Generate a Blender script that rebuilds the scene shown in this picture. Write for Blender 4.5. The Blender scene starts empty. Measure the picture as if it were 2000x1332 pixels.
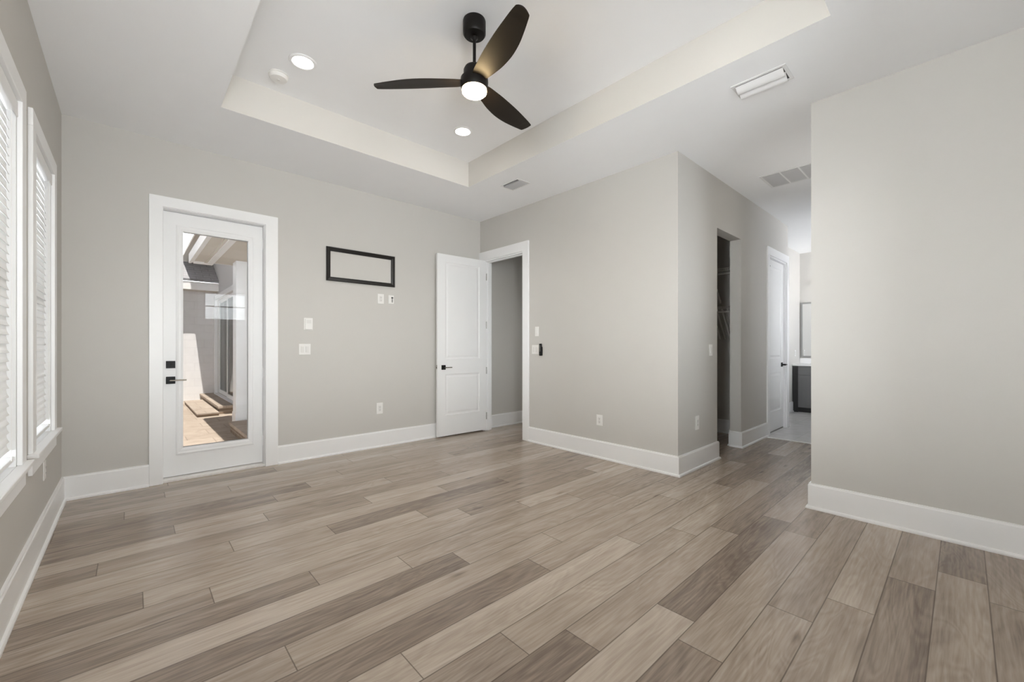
import bpy, bmesh, math, random
from mathutils import Vector, Matrix
C = bpy.context
S = C.scene
PI = math.pi
random.seed(11)

# ------------------------------------------------------------------ camera, world, sun, exposure
XL, YA, XW, YC, YE, ZC = -0.410, 4.828, 3.793, 1.819, 0.780, 3.066   # left wall, back wall, right wall, hallway wall, hallway mouth, ceiling
YR = -0.46                                                            # wall behind the camera
ZT = 3.349                                                            # tray ceiling
cam_d = bpy.data.cameras.new('camera')
cam = bpy.data.objects.new('camera', cam_d)
S.collection.objects.link(cam)
cam_d.sensor_width = 36.0
cam_d.lens = 809.11 / 2000 * 36.0
cam_d.shift_y = 11.57 / 2000
cam_d.clip_start = 0.02
cam.location = (0, 0, 1.22)
cam.rotation_euler = (PI / 2, 0, -0.7426)
S.camera = cam

S.view_settings.view_transform = 'Standard'
S.view_settings.look = 'None'
S.view_settings.gamma = 1.0
S.view_settings.use_curve_mapping = False
S.view_settings.exposure = 0.05
S.cycles.max_bounces = 14
S.cycles.diffuse_bounces = 8
S.cycles.glossy_bounces = 4
S.cycles.transparent_max_bounces = 12
S.cycles.caustics_reflective = False
S.cycles.caustics_refractive = False

SKY_BRIGHT, SKY_REST = 36.0, 0.60     # hazy low sky on the sun's side / rest of the sky
w = bpy.data.worlds.new('world'); S.world = w; w.use_nodes = True
nt = w.node_tree; nt.nodes.clear()
def wn(t, **k):
    n = nt.nodes.new(t)
    for a, b in k.items(): setattr(n, a, b)
    return n
out = wn('ShaderNodeOutputWorld'); bg = wn('ShaderNodeBackground'); tc = wn('ShaderNodeTexCoord')
dot = wn('ShaderNodeVectorMath', operation='DOT_PRODUCT'); dot.inputs[1].default_value = Vector((-0.97, -0.25, 0.0)).normalized()
mr = wn('ShaderNodeMapRange', interpolation_type='SMOOTHSTEP'); mr.inputs[1].default_value = -0.70; mr.inputs[2].default_value = 0.80
sx = wn('ShaderNodeSeparateXYZ')
el_ = wn('ShaderNodeMapRange', interpolation_type='SMOOTHSTEP'); el_.inputs[1].default_value = 0.12; el_.inputs[2].default_value = 0.34; el_.inputs[3].default_value = 1.0; el_.inputs[4].default_value = 0.0
pr = wn('ShaderNodeMath', operation='MULTIPLY'); st_ = wn('ShaderNodeMath', operation='MULTIPLY_ADD'); st_.inputs[1].default_value = SKY_BRIGHT; st_.inputs[2].default_value = SKY_REST
ramp = wn('ShaderNodeValToRGB')
ramp.color_ramp.elements[0].position = 0.46; ramp.color_ramp.elements[0].color = (0.92, 0.93, 0.955, 1)
ramp.color_ramp.elements[1].position = 0.52; ramp.color_ramp.elements[1].color = (0.97, 0.985, 1.0, 1)
e = ramp.color_ramp.elements.new(0.80); e.color = (0.84, 0.90, 1.0, 1)
ma = wn('ShaderNodeMath', operation='MULTIPLY_ADD'); ma.inputs[1].default_value = 0.5; ma.inputs[2].default_value = 0.5
nt.links.new(tc.outputs['Generated'], dot.inputs[0]); nt.links.new(dot.outputs['Value'], mr.inputs[0])
nt.links.new(tc.outputs['Generated'], sx.inputs[0]); nt.links.new(sx.outputs['Z'], ma.inputs[0]); nt.links.new(sx.outputs['Z'], el_.inputs[0]); nt.links.new(ma.outputs[0], ramp.inputs[0])
nt.links.new(mr.outputs[0], pr.inputs[0]); nt.links.new(el_.outputs[0], pr.inputs[1]); nt.links.new(pr.outputs[0], st_.inputs[0])
nt.links.new(ramp.outputs[0], bg.inputs['Color']); nt.links.new(st_.outputs[0], bg.inputs['Strength']); nt.links.new(bg.outputs[0], out.inputs[0])

sun_d = bpy.data.lights.new('sun', 'SUN'); sun_d.energy = 7.0; sun_d.angle = 0.009; sun_d.color = (1.0, 0.95, 0.88)
sun = bpy.data.objects.new('sun', sun_d); S.collection.objects.link(sun); sun.location = (-2, -8, 18)
sun.rotation_euler = Vector((0.11, 0.42, -1.0)).to_track_quat('-Z', 'Y').to_euler()

def portal(name, loc, nrm, wx, wy):
    d = bpy.data.lights.new(name, 'AREA'); d.shape = 'RECTANGLE'; d.size = wx; d.size_y = wy; d.cycles.is_portal = True
    o = bpy.data.objects.new(name, d); S.collection.objects.link(o); o.location = loc
    o.rotation_euler = Vector(nrm).to_track_quat('-Z', 'Z').to_euler()
portal('daylight_portal', (XL - 0.19, 2.71, 1.53), (1, 0, 0), 0.74, 1.76)
portal('daylight_portal', (XL - 0.19, 3.86, 1.53), (1, 0, 0), 0.74, 1.76)
portal('daylight_portal', (XL - 0.19, 0.41, 1.53), (1, 0, 0), 0.74, 1.76)
portal('daylight_portal', (1.445, YR - 0.19, 2.055), (0, 1, 0), 0.75, 0.57)
portal('daylight_portal', (2.74, YR - 0.19, 1.48), (0, 1, 0), 0.88, 1.84)
portal('daylight_portal', (0.15, YR - 0.19, 1.48), (0, 1, 0), 0.88, 1.84)
portal('daylight_portal', (0.61, 5.10, 1.28), (0, -1, 0), 0.55, 2.05)
portal('daylight_portal', (5.715, 4.2, 1.4), (-1, 0, 0), 0.88, 1.96)
portal('daylight_portal', (8.05, -1.39, 1.65), (0, 1, 0), 1.66, 1.46)

# ------------------------------------------------------------------ materials
def new_mat(name):
    m = bpy.data.materials.new(name); m.use_nodes = True
    n = m.node_tree.nodes; l = m.node_tree.links
    return m, n, l, n['Principled BSDF']
def mat(name, col, rough=0.5, spec=0.5, metal=0.0, var=0.03, scale=6.0, bump=0.0, bscale=300.0, emit=None):
    m, n, l, p = new_mat(name)
    t = n.new('ShaderNodeTexCoord'); nz = n.new('ShaderNodeTexNoise'); nz.inputs['Scale'].default_value = scale; nz.inputs['Detail'].default_value = 3
    mx = n.new('ShaderNodeMix'); mx.data_type = 'RGBA'
    c = Vector(col)
    mx.inputs[6].default_value = (*(c * (1 - var)), 1); mx.inputs[7].default_value = (*[min(1, x) for x in (c * (1 + var))], 1)
    l.new(t.outputs['Object'], nz.inputs['Vector']); l.new(nz.outputs['Fac'], mx.inputs[0]); l.new(mx.outputs[2], p.inputs['Base Color'])
    p.inputs['Roughness'].default_value = rough; p.inputs['Specular IOR Level'].default_value = spec; p.inputs['Metallic'].default_value = metal
    if bump:
        b = n.new('ShaderNodeBump'); b.inputs['Strength'].default_value = bump; b.inputs['Distance'].default_value = 0.002
        n2 = n.new('ShaderNodeTexNoise'); n2.inputs['Scale'].default_value = bscale; n2.inputs['Detail'].default_value = 2
        l.new(t.outputs['Object'], n2.inputs['Vector']); l.new(n2.outputs['Fac'], b.inputs['Height']); l.new(b.outputs[0], p.inputs['Normal'])
    if emit:
        p.inputs['Emission Color'].default_value = (*emit[0], 1); p.inputs['Emission Strength'].default_value = emit[1]
    return m
M = {}
M['wall'] = mat('greige_wall_paint', (0.588, 0.573, 0.546), 0.75, 0.25, bump=0.12, bscale=120, var=0.012)
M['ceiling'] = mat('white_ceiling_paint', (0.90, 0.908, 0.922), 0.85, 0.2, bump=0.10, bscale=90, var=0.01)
M['tray_side'] = mat('tray_side_light_tone', (0.68, 0.66, 0.625), 0.8, 0.2, bump=0.08, bscale=90, var=0.01)  # ceiling white darkened and warmed, putting the light into the tray sides
M['trim'] = mat('white_trim_enamel', (0.88, 0.885, 0.89), 0.35, 0.45, var=0.01)
M['door'] = mat('white_door_enamel', (0.85, 0.855, 0.86), 0.38, 0.45, var=0.01)
M['black'] = mat('matte_black_metal', (0.006, 0.006, 0.006), 0.45, 0.22)
M['steel'] = mat('satin_nickel', (0.45, 0.44, 0.42), 0.35, 0.5, metal=0.9)
M['brass'] = mat('dark_bronze', (0.16, 0.14, 0.115), 0.3, 0.5, metal=0.8)
M['plate'] = mat('white_plastic_plate', (0.82, 0.81, 0.79), 0.4, 0.5, var=0.01)
M['plate_in'] = mat('white_plastic_insert', (0.74, 0.73, 0.71), 0.4, 0.5, var=0.01)
M['slot'] = mat('dark_slot', (0.06, 0.06, 0.06), 0.6, 0.3)
M['greyslot'] = mat('grey_port', (0.30, 0.30, 0.29), 0.5, 0.3)
M['vent'] = mat('white_vent_metal', (0.78, 0.78, 0.78), 0.4, 0.5, var=0.01)
M['vent_dark'] = mat('vent_duct_shadow', (0.10, 0.10, 0.10), 0.7, 0.2)
M['grille'] = mat('return_grille_metal', (0.52, 0.52, 0.53), 0.5, 0.4, var=0.01)
M['frame'] = mat('black_frame_lacquer', (0.010, 0.009, 0.008), 0.30, 0.5)
M['fan'] = mat('fan_bronze_black', (0.007, 0.0055, 0.0045), 0.42, 0.22)
M['blade'] = mat('fan_blade_dark_wood', (0.012, 0.0085, 0.0055), 0.46, 0.22, var=0.2, scale=18)
M['lens'] = mat('fan_lens_glow', (0.9, 0.85, 0.75), 0.4, 0.3, emit=((1.0, 0.74, 0.40), 105.0))
M['lamp'] = mat('downlight_glow', (0.95, 0.95, 0.95), 0.4, 0.3, emit=((1.0, 0.97, 0.92), 14.0))
M['globe'] = mat('added_hall_globe_glow', (0.95, 0.95, 0.95), 0.4, 0.3, emit=((1.0, 0.96, 0.90), 14.0))
M['vanity_glow'] = mat('vanity_lamp_glow', (0.95, 0.95, 0.95), 0.4, 0.3, emit=((1.0, 0.95, 0.90), 8.0))
M['cab'] = mat('grey_cabinet_paint', (0.16, 0.16, 0.163), 0.45, 0.4)
M['cabdark'] = mat('dark_toe_kick_and_gap_shade', (0.045, 0.045, 0.045), 0.6, 0.3)
M['quartz'] = mat('white_quartz', (0.85, 0.85, 0.85), 0.2, 0.5, var=0.02, scale=3)
M['wire'] = mat('white_coated_wire', (0.86, 0.85, 0.81), 0.4, 0.5)
M['stucco'] = mat('pale_grey_stucco', (0.66, 0.655, 0.66), 0.85, 0.2, bump=0.5, bscale=60, var=0.03)
M['soffit'] = mat('beige_soffit', (0.60, 0.56, 0.50), 0.8, 0.2)
M['fascia'] = mat('white_fascia', (0.80, 0.79, 0.78), 0.6, 0.3)
M['extwhite'] = mat('white_vinyl', (0.82, 0.83, 0.85), 0.45, 0.4)
M['reveal'] = mat('jamb_liner', (0.80, 0.80, 0.80), 0.5, 0.3)
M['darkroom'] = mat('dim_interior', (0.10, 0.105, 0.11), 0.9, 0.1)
M['curtain'] = mat('vertical_slat_fabric', (0.72, 0.74, 0.76), 0.8, 0.2)

def glass(name, tint=(0.97, 0.98, 0.975), ior=1.5, extra=1.0):
    m = bpy.data.materials.new(name); m.use_nodes = True
    n = m.node_tree.nodes; l = m.node_tree.links; n.clear()
    o = n.new('ShaderNodeOutputMaterial'); t = n.new('ShaderNodeBsdfTransparent'); t.inputs[0].default_value = (*tint, 1)
    g = n.new('ShaderNodeBsdfGlossy'); g.inputs['Roughness'].default_value = 0.0
    f = n.new('ShaderNodeFresnel'); f.inputs['IOR'].default_value = ior
    k = n.new('ShaderNodeMath'); k.operation = 'MULTIPLY'; k.inputs[1].default_value = extra
    mx = n.new('ShaderNodeMixShader')
    l.new(f.outputs[0], k.inputs[0]); l.new(k.outputs[0], mx.inputs[0]); l.new(t.outputs[0], mx.inputs[1]); l.new(g.outputs[0], mx.inputs[2]); l.new(mx.outputs[0], o.inputs[0])
    return m
M['glass'] = glass('clear_window_glass')
M['glass_tint'] = glass('daylight_dimming_glass', (0.55, 0.56, 0.56))  # tint added only to cut the daylight coming in
M['glass_bath_dim'] = glass('bathroom_dimming_glass', (0.86, 0.865, 0.87))  # tint dims daylight through the added bathroom window, no frosting
M['glass_dark'] = glass('sliding_door_glass', (0.75, 0.80, 0.80))
m, n, l, p = new_mat('mirror_silver'); p.inputs['Base Color'].default_value = (0.86, 0.87, 0.87, 1); p.inputs['Metallic'].default_value = 1; p.inputs['Roughness'].default_value = 0.02
M['mirror'] = m

# translucent blind slats
m = bpy.data.materials.new('white_blind_vinyl'); m.use_nodes = True
n = m.node_tree.nodes; l = m.node_tree.links; n.clear()
o = n.new('ShaderNodeOutputMaterial'); d = n.new('ShaderNodeBsdfDiffuse'); t = n.new('ShaderNodeBsdfTranslucent'); mx = n.new('ShaderNodeMixShader')
tcx = n.new('ShaderNodeTexCoord'); nzx = n.new('ShaderNodeTexNoise'); nzx.inputs['Scale'].default_value = 9
rp = n.new('ShaderNodeValToRGB'); rp.color_ramp.elements[0].color = (0.84, 0.84, 0.83, 1); rp.color_ramp.elements[1].color = (0.88, 0.88, 0.88, 1)
l.new(tcx.outputs['Object'], nzx.inputs['Vector']); l.new(nzx.outputs['Fac'], rp.inputs[0]); l.new(rp.outputs[0], d.inputs[0])
t.inputs[0].default_value = (0.86, 0.87, 0.88, 1); mx.inputs[0].default_value = 0.115
l.new(d.outputs[0], mx.inputs[1]); l.new(t.outputs[0], mx.inputs[2]); l.new(mx.outputs[0], o.inputs[0])
M['blind'] = m

# plank floor: tone and seed per plank come from mesh attributes, grain and joints from nodes
def floor_material():
    m, n, l, p = new_mat('oak_plank_floor')
    def node(t, **k):
        x = n.new(t)
        for a, b in k.items(): setattr(x, a, b)
        return x
    def math_(op, a, b=None, c=None):
        x = node('ShaderNodeMath', operation=op)
        for i, v in enumerate((a, b, c)):
            if v is None: continue
            if isinstance(v, (int, float)): x.inputs[i].default_value = v
            else: l.new(v, x.inputs[i])
        return x.outputs[0]
    uv = node('ShaderNodeUVMap', uv_map='plank'); sp = node('ShaderNodeSeparateXYZ'); l.new(uv.outputs[0], sp.inputs[0])
    u, v = sp.outputs[0], sp.outputs[1]
    tone = node('ShaderNodeAttribute', attribute_name='tone').outputs['Fac']
    seed = node('ShaderNodeAttribute', attribute_name='seed').outputs['Fac']
    def grain(su, sv, sc, det, dist=0.0):
        cb = node('ShaderNodeCombineXYZ')
        l.new(math_('MULTIPLY_ADD', u, su, math_('MULTIPLY', seed, 53.0)), cb.inputs[0]); l.new(math_('MULTIPLY', v, sv), cb.inputs[1]); l.new(math_('MULTIPLY', seed, 91.0), cb.inputs[2])
        nz = node('ShaderNodeTexNoise'); nz.inputs['Scale'].default_value = sc; nz.inputs['Detail'].default_value = det; nz.inputs['Distortion'].default_value = dist
        l.new(cb.outputs[0], nz.inputs['Vector']); return nz.outputs['Fac'], cb.outputs[0]
    g1, _ = grain(1.1, 11.0, 1.0, 4, 0.6)        # broad streaks
    g2, _ = grain(5.0, 90.0, 1.0, 5, 0.3)        # fine fibre
    g3, _ = grain(0.9, 4.5, 1.0, 2, 1.2)         # cathedral field
    rings = math_('SINE', math_('MULTIPLY', g3, 70.0))
    # knots
    kc = node('ShaderNodeCombineXYZ'); l.new(math_('MULTIPLY_ADD', u, 2.1, math_('MULTIPLY', seed, 37.0)), kc.inputs[0]); l.new(math_('MULTIPLY_ADD', v, 7.5, math_('MULTIPLY', seed, 11.0)), kc.inputs[1])
    vo = node('ShaderNodeTexVoronoi'); vo.inputs['Scale'].default_value = 1.0; l.new(kc.outputs[0], vo.inputs['Vector'])
    vs = node('ShaderNodeSeparateColor'); l.new(vo.outputs['Color'], vs.inputs[0])
    knot = math_('MULTIPLY', math_('SUBTRACT', 1.0, math_('SMOOTH_MIN', math_('MULTIPLY', vo.outputs['Distance'], 7.0), 1.0, 0.3)), math_('GREATER_THAN', vs.outputs[0], 0.72))
    f = math_('ADD', tone, math_('MULTIPLY', math_('SUBTRACT', g1, 0.5), 0.66))
    f = math_('ADD', f, math_('MULTIPLY', math_('SUBTRACT', g2, 0.5), 0.72))
    f = math_('ADD', f, math_('MULTIPLY', rings, 0.05))
    f = math_('SUBTRACT', f, math_('MULTIPLY', math_('MAXIMUM', knot, 0.0), 0.55))
    cr = node('ShaderNodeValToRGB'); l.new(f, cr.inputs[0])
    el = cr.color_ramp.elements
    el[0].position = -0.0; el[0].color = (0.172, 0.133, 0.104, 1)
    el[1].position = 1.0; el[1].color = (0.575, 0.50, 0.43, 1)
    a = el.new(0.22); a.color = (0.262, 0.207, 0.165, 1)
    a = el.new(0.5); a.color = (0.378, 0.312, 0.254, 1)
    a = el.new(0.72); a.color = (0.468, 0.398, 0.330, 1)
    W, L = 0.178, 1.524
    eu = math_('MINIMUM', u, math_('SUBTRACT', L, u)); ev = math_('MINIMUM', v, math_('SUBTRACT', W, v))
    ed = math_('MINIMUM', eu, ev)
    groove = node('ShaderNodeMapRange'); groove.inputs[1].default_value = 0.0007; groove.inputs[2].default_value = 0.0034; groove.inputs[3].default_value = 1; groove.inputs[4].default_value = 0; l.new(ed, groove.inputs[0])
    mx = node('ShaderNodeMix', data_type='RGBA'); l.new(math_('MULTIPLY', groove.outputs[0], 0.75), mx.inputs[0]); l.new(cr.outputs[0], mx.inputs[6]); mx.inputs[7].default_value = (0.07, 0.052, 0.038, 1)
    l.new(mx.outputs[2], p.inputs['Base Color'])
    l.new(math_('MULTIPLY_ADD', g2, 0.08, 0.20), p.inputs['Roughness'])
    p.inputs['Specular IOR Level'].default_value = 0.5
    b = node('ShaderNodeBump'); b.inputs['Strength'].default_value = 0.10; b.inputs['Distance'].default_value = 0.0012
    l.new(math_('SUBTRACT', g2, math_('MULTIPLY', groove.outputs[0], 1.2)), b.inputs['Height']); l.new(b.outputs[0], p.inputs['Normal'])
    return m
M['floor'] = floor_material()

def tile_material(name, c1, c2, mortar, bw, bh, msize, rough, vein=0.0, offset=0.5, bump=0.3, axis=None):
    m, n, l, p = new_mat(name)
    t = n.new('ShaderNodeTexCoord'); src = t.outputs['Object']
    if axis:
        s = n.new('ShaderNodeSeparateXYZ'); cb = n.new('ShaderNodeCombineXYZ'); l.new(src, s.inputs[0])
        l.new(s.outputs[axis[0]], cb.inputs[0]); l.new(s.outputs[axis[1]], cb.inputs[1]); src = cb.outputs[0]
    br = n.new('ShaderNodeTexBrick'); br.offset = offset; br.inputs['Scale'].default_value = 1.0
    br.inputs['Brick Width'].default_value = bw; br.inputs['Row Height'].default_value = bh; br.inputs['Mortar Size'].default_value = msize
    br.inputs['Color1'].default_value = (*c1, 1); br.inputs['Color2'].default_value = (*c2, 1); br.inputs['Mortar'].default_value = (*mortar, 1)
    l.new(src, br.inputs['Vector'])
    nz = n.new('ShaderNodeTexNoise'); nz.inputs['Scale'].default_value = 3.5; nz.inputs['Detail'].default_value = 6; nz.inputs['Distortion'].default_value = 1.5
    l.new(t.outputs['Object'], nz.inputs['Vector'])
    mx = n.new('ShaderNodeMix'); mx.data_type = 'RGBA'; mx.blend_type = 'MULTIPLY'; mx.inputs[0].default_value = vein
    rp = n.new('ShaderNodeValToRGB'); rp.color_ramp.elements[0].position = 0.35; rp.color_ramp.elements[0].color = (0.6, 0.58, 0.56, 1); rp.color_ramp.elements[1].position = 0.6
    l.new(nz.outputs['Fac'], rp.inputs[0]); l.new(br.outputs['Color'], mx.inputs[6]); l.new(rp.outputs[0], mx.inputs[7]); l.new(mx.outputs[2], p.inputs['Base Color'])
    b = n.new('ShaderNodeBump'); b.inputs['Strength'].default_value = bump; b.inputs['Distance'].default_value = 0.004; b.invert = True
    l.new(br.outputs['Fac'], b.inputs['Height']); l.new(b.outputs[0], p.inputs['Normal'])
    p.inputs['Roughness'].default_value = rough
    return m
M['tile'] = tile_material('pale_marble_tile', (0.80, 0.80, 0.80), (0.76, 0.76, 0.77), (0.62, 0.62, 0.62), 0.60, 0.30, 0.003, 0.22, 0.25)
M['paver'] = tile_material('tan_travertine_paver', (0.42, 0.345, 0.285), (0.38, 0.31, 0.255), (0.31, 0.25, 0.205), 0.61, 0.41, 0.008, 0.8, 0.45)
M['brick_edge'] = tile_material('brown_step_stone', (0.26, 0.19, 0.13), (0.20, 0.14, 0.10), (0.34, 0.29, 0.23), 0.20, 0.06, 0.008, 0.9, 0.5, axis=(1, 2))
M['siding'] = tile_material('lavender_grey_block', (0.70, 0.685, 0.69), (0.685, 0.67, 0.68), (0.65, 0.635, 0.645), 0.40, 0.20, 0.006, 0.85, 0.1, axis=(0, 2), bump=0.5)
M['roof'] = tile_material('grey_roof_shingle', (0.36, 0.35, 0.37), (0.32, 0.31, 0.33), (0.20, 0.20, 0.21), 0.30, 0.14, 0.006, 0.9, 0.3)

# ------------------------------------------------------------------ mesh helpers
class MB:
    def __init__(s): s.bm = bmesh.new()
    def box(s, a, b):
        x0, y0, z0 = [min(p, q) for p, q in zip(a, b)]; x1, y1, z1 = [max(p, q) for p, q in zip(a, b)]
        v = [s.bm.verts.new(c) for c in ((x0, y0, z0), (x1, y0, z0), (x1, y1, z0), (x0, y1, z0), (x0, y0, z1), (x1, y0, z1), (x1, y1, z1), (x0, y1, z1))]
        for f in ((3, 2, 1, 0), (4, 5, 6, 7), (0, 1, 5, 4), (1, 2, 6, 5), (2, 3, 7, 6), (3, 0, 4, 7)): s.bm.faces.new([v[i] for i in f])
        return s
    def face(s, pts): s.bm.faces.new([s.bm.verts.new(p) for p in pts]); return s
    def prism(s, pts, vec):
        """closed polygon pts (3-D) pushed along vec"""
        vec = Vector(vec); a = [s.bm.verts.new(p) for p in pts]; b = [s.bm.verts.new(Vector(p) + vec) for p in pts]
        k = len(pts); s.bm.faces.new(a[::-1]); s.bm.faces.new(b)
        for i in range(k): s.bm.faces.new((a[i], a[(i + 1) % k], b[(i + 1) % k], b[i]))
        return s
    def lathe(s, prof, c=(0, 0, 0), seg=48, axis='z'):
        rings = []
        for r, z in prof:
            if r < 1e-6: rings.append([s.bm.verts.new(s._ax((0, 0, z), axis, c))])
            else: rings.append([s.bm.verts.new(s._ax((r * math.cos(2 * PI * i / seg), r * math.sin(2 * PI * i / seg), z), axis, c)) for i in range(seg)])
        for p, q in zip(rings, rings[1:]):
            for i in range(seg):
                j = (i + 1) % seg
                if len(p) == 1 and len(q) == 1: continue
                if len(p) == 1: s.bm.faces.new((p[0], q[j], q[i]))
                elif len(q) == 1: s.bm.faces.new((p[i], p[j], q[0]))
                else: s.bm.faces.new((p[i], p[j], q[j], q[i]))
        return s
    @staticmethod
    def _ax(p, axis, c):
        x, y, z = p
        p = {'z': (x, y, z), 'y': (x, z, y), 'x': (z, x, y)}[axis]
        return (p[0] + c[0], p[1] + c[1], p[2] + c[2])
    def tube(s, a, b, r, seg=10):
        a, b = Vector(a), Vector(b); d = (b - a).normalized(); u = d.orthogonal().normalized(); v = d.cross(u)
        A = [s.bm.verts.new(a + r * (u * math.cos(2 * PI * i / seg) + v * math.sin(2 * PI * i / seg))) for i in range(seg)]
        B = [s.bm.verts.new(b + r * (u * math.cos(2 * PI * i / seg) + v * math.sin(2 * PI * i / seg))) for i in range(seg)]
        s.bm.faces.new(A[::-1]); s.bm.faces.new(B)
        for i in range(seg): s.bm.faces.new((A[i], A[(i + 1) % seg], B[(i + 1) % seg], B[i]))
        return s
    def sweep(s, path, prof, side, z0=0.0):
        """profile (outward, up) swept along a flat polyline with mitred corners; side +1 = left of travel"""
        P = [Vector((p[0], p[1])) for p in path]; k = len(P); rows = []
        for i in range(k):
            dirs = []
            if i > 0: dirs.append((P[i] - P[i - 1]).normalized())
            if i < k - 1: dirs.append((P[i + 1] - P[i]).normalized())
            ns = [Vector((-d.y, d.x)) * side for d in dirs]
            nn = ns[0] if len(ns) == 1 else (ns[0] + ns[1]) / (1 + ns[0].dot(ns[1]))
            rows.append([s.bm.verts.new((P[i].x + nn.x * o, P[i].y + nn.y * o, z0 + h)) for o, h in prof])
        for r, q in zip(rows, rows[1:]):
            for j in range(len(prof)):
                jj = (j + 1) % len(prof); s.bm.faces.new((r[j], r[jj], q[jj], q[j]))
        s.bm.faces.new(rows[0]); s.bm.faces.new(rows[-1][::-1])
        return s
    def build(s, name, m, parent=None, bevel=0.0, smooth=False, seg=2, rot=None):
        bmesh.ops.recalc_face_normals(s.bm, faces=s.bm.faces)
        if rot is not None: bmesh.ops.transform(s.bm, matrix=rot, verts=s.bm.verts)
        if parent is not None and parent.get('_org') is not None:
            bmesh.ops.translate(s.bm, verts=s.bm.verts, vec=-Vector(parent['_org']))
        me = bpy.data.meshes.new(name); s.bm.to_mesh(me); s.bm.free()
        me.materials.append(m)
        o = bpy.data.objects.new(name, me); S.collection.objects.link(o)
        if parent is not None:
            o.parent = parent
            if parent.get('_org') is not None: o['_org'] = list(parent['_org'])
        if smooth:
            for f in me.polygons: f.use_smooth = True
            md = o.modifiers.new('edges', 'EDGE_SPLIT'); md.split_angle = math.radians(38)
        if bevel:
            md = o.modifiers.new('bevel', 'BEVEL'); md.width = bevel; md.segments = seg; md.limit_method = 'ANGLE'; md.angle_limit = math.radians(40)
        return o
def tag(o, label=None, cat=None, group=None, kind=None):
    if label: o['label'] = label
    if cat: o['category'] = cat
    if group: o['group'] = group
    if kind: o['kind'] = kind
    return o
def empty(name, loc=(0, 0, 0), rotz=0.0, world=False):
    """world=True: parts are given in world coordinates"""
    o = bpy.data.objects.new(name, None); S.collection.objects.link(o); o.empty_display_size = 0.05
    o.location = loc; o.rotation_euler = (0, 0, rotz)
    o['_org'] = list(loc) if world else [0, 0, 0]
    return o
def struct(o, label, cat): return tag(o, label, cat, kind='structure')

def grid_wall(mb, axis, p0, p1, a0, a1, z0, z1, holes):
    """wall slab between planes p0..p1 along axis ('x' = plane x const, runs along y); holes = (a0,a1,z0,z1)"""
    A = sorted({a0, a1, *[h[0] for h in holes], *[h[1] for h in holes]}); Z = sorted({z0, z1, *[h[2] for h in holes], *[h[3] for h in holes]})
    solid = {}
    for i in range(len(A) - 1):
        for j in range(len(Z) - 1):
            ca, cz = (A[i] + A[i + 1]) / 2, (Z[j] + Z[j + 1]) / 2
            solid[i, j] = not any(h[0] < ca < h[1] and h[2] < cz < h[3] for h in holes)
    P = (lambda p, a, z: (p, a, z)) if axis == 'x' else (lambda p, a, z: (a, p, z))
    for (i, j), ok in solid.items():
        if not ok: continue
        a, b, c, d = A[i], A[i + 1], Z[j], Z[j + 1]
        for p in (p0, p1): mb.face([P(p, a, c), P(p, b, c), P(p, b, d), P(p, a, d)])
        if not solid.get((i - 1, j)): mb.face([P(p0, a, c), P(p1, a, c), P(p1, a, d), P(p0, a, d)])
        if not solid.get((i + 1, j)): mb.face([P(p0, b, c), P(p1, b, c), P(p1, b, d), P(p0, b, d)])
        if not solid.get((i, j - 1)): mb.face([P(p0, a, c), P(p1, a, c), P(p1, b, c), P(p0, b, c)])
        if not solid.get((i, j + 1)): mb.face([P(p0, a, d), P(p1, a, d), P(p1, b, d), P(p0, b, d)])
    bmesh.ops.remove_doubles(mb.bm, verts=mb.bm.verts, dist=1e-5)
    return mb

# ------------------------------------------------------------------ shell: floor
W_, L_ = 0.178, 1.524
Y0 = -0.084
OFFS = {0: 3.23, 1: 2.96, 2: 2.49, 3: 2.22, 4: 1.68, 5: 1.84, 6: 1.38, 7: 1.16, 8: 0.79, 9: 1.68, 10: 0.46, 11: 1.40, 12: 1.14, 13: 0.71, 14: 0.29, 15: 0.04, 16: 0.98,
        17: 0.45, 18: -0.14, 19: 0.71, 20: 0.21, 21: 0.85, 22: 1.15, 23: -0.04, 24: 0.62, 25: 0.2, 26: 1.05}
TONES = {  # (lane, plank number from its listed joint; 0 starts there, -1 ends there)
    (0, -1): .50, (0, 0): .20, (1, -1): .22, (1, 0): .45, (2, -1): .48, (2, 0): .62, (3, -1): .52, (3, 0): .42, (4, -1): .20, (4, 0): .52, (4, 1): .28, (5, -1): .70, (5, 0): .18, (5, 1): .50,
    (6, -1): .16, (6, 0): .54, (6, 1): .28, (7, -1): .38, (7, 0): .58, (7, 1): .62, (8, -1): .66, (8, 0): .72, (8, 1): .52, (9, -1): .28, (9, 0): .52, (9, 1): .62, (10, -1): .48, (10, 0): .58, (10, 1): .50,
    (11, -1): .20, (11, 0): .52, (11, 1): .44, (12, -1): .70, (12, 0): .52, (12, 1): .46, (13, -1): .28, (13, 0): .50, (13, 1): .68, (14, -1): .45, (14, 0): .60, (14, 1): .30, (15, -1): .28, (15, 0): .62, (15, 1): .38,
    (16, -1): .52, (16, 0): .18, (16, 1): .34, (17, -1): .60, (17, 0): .66, (17, 1): .40, (18, -1): .30, (18, 0): .42, (18, 1): .66, (19, -1): .62, (19, 0): .38, (19, 1): .5, (20, -1): .2, (20, 0): .62, (20, 1): .46,
    (21, -1): .28, (21, 0): .5, (22, -1): .26, (22, 0): .55, (23, -1): .3, (23, 0): .52, (23, 1): .48, (26, -1): .28, (26, 0): .5}
bm = bmesh.new(); uvl = bm.loops.layers.uv.new('plank'); tl = bm.faces.layers.float.new('tone'); sl = bm.faces.layers.float.new('seed')
rnd = random.Random(5)
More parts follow.
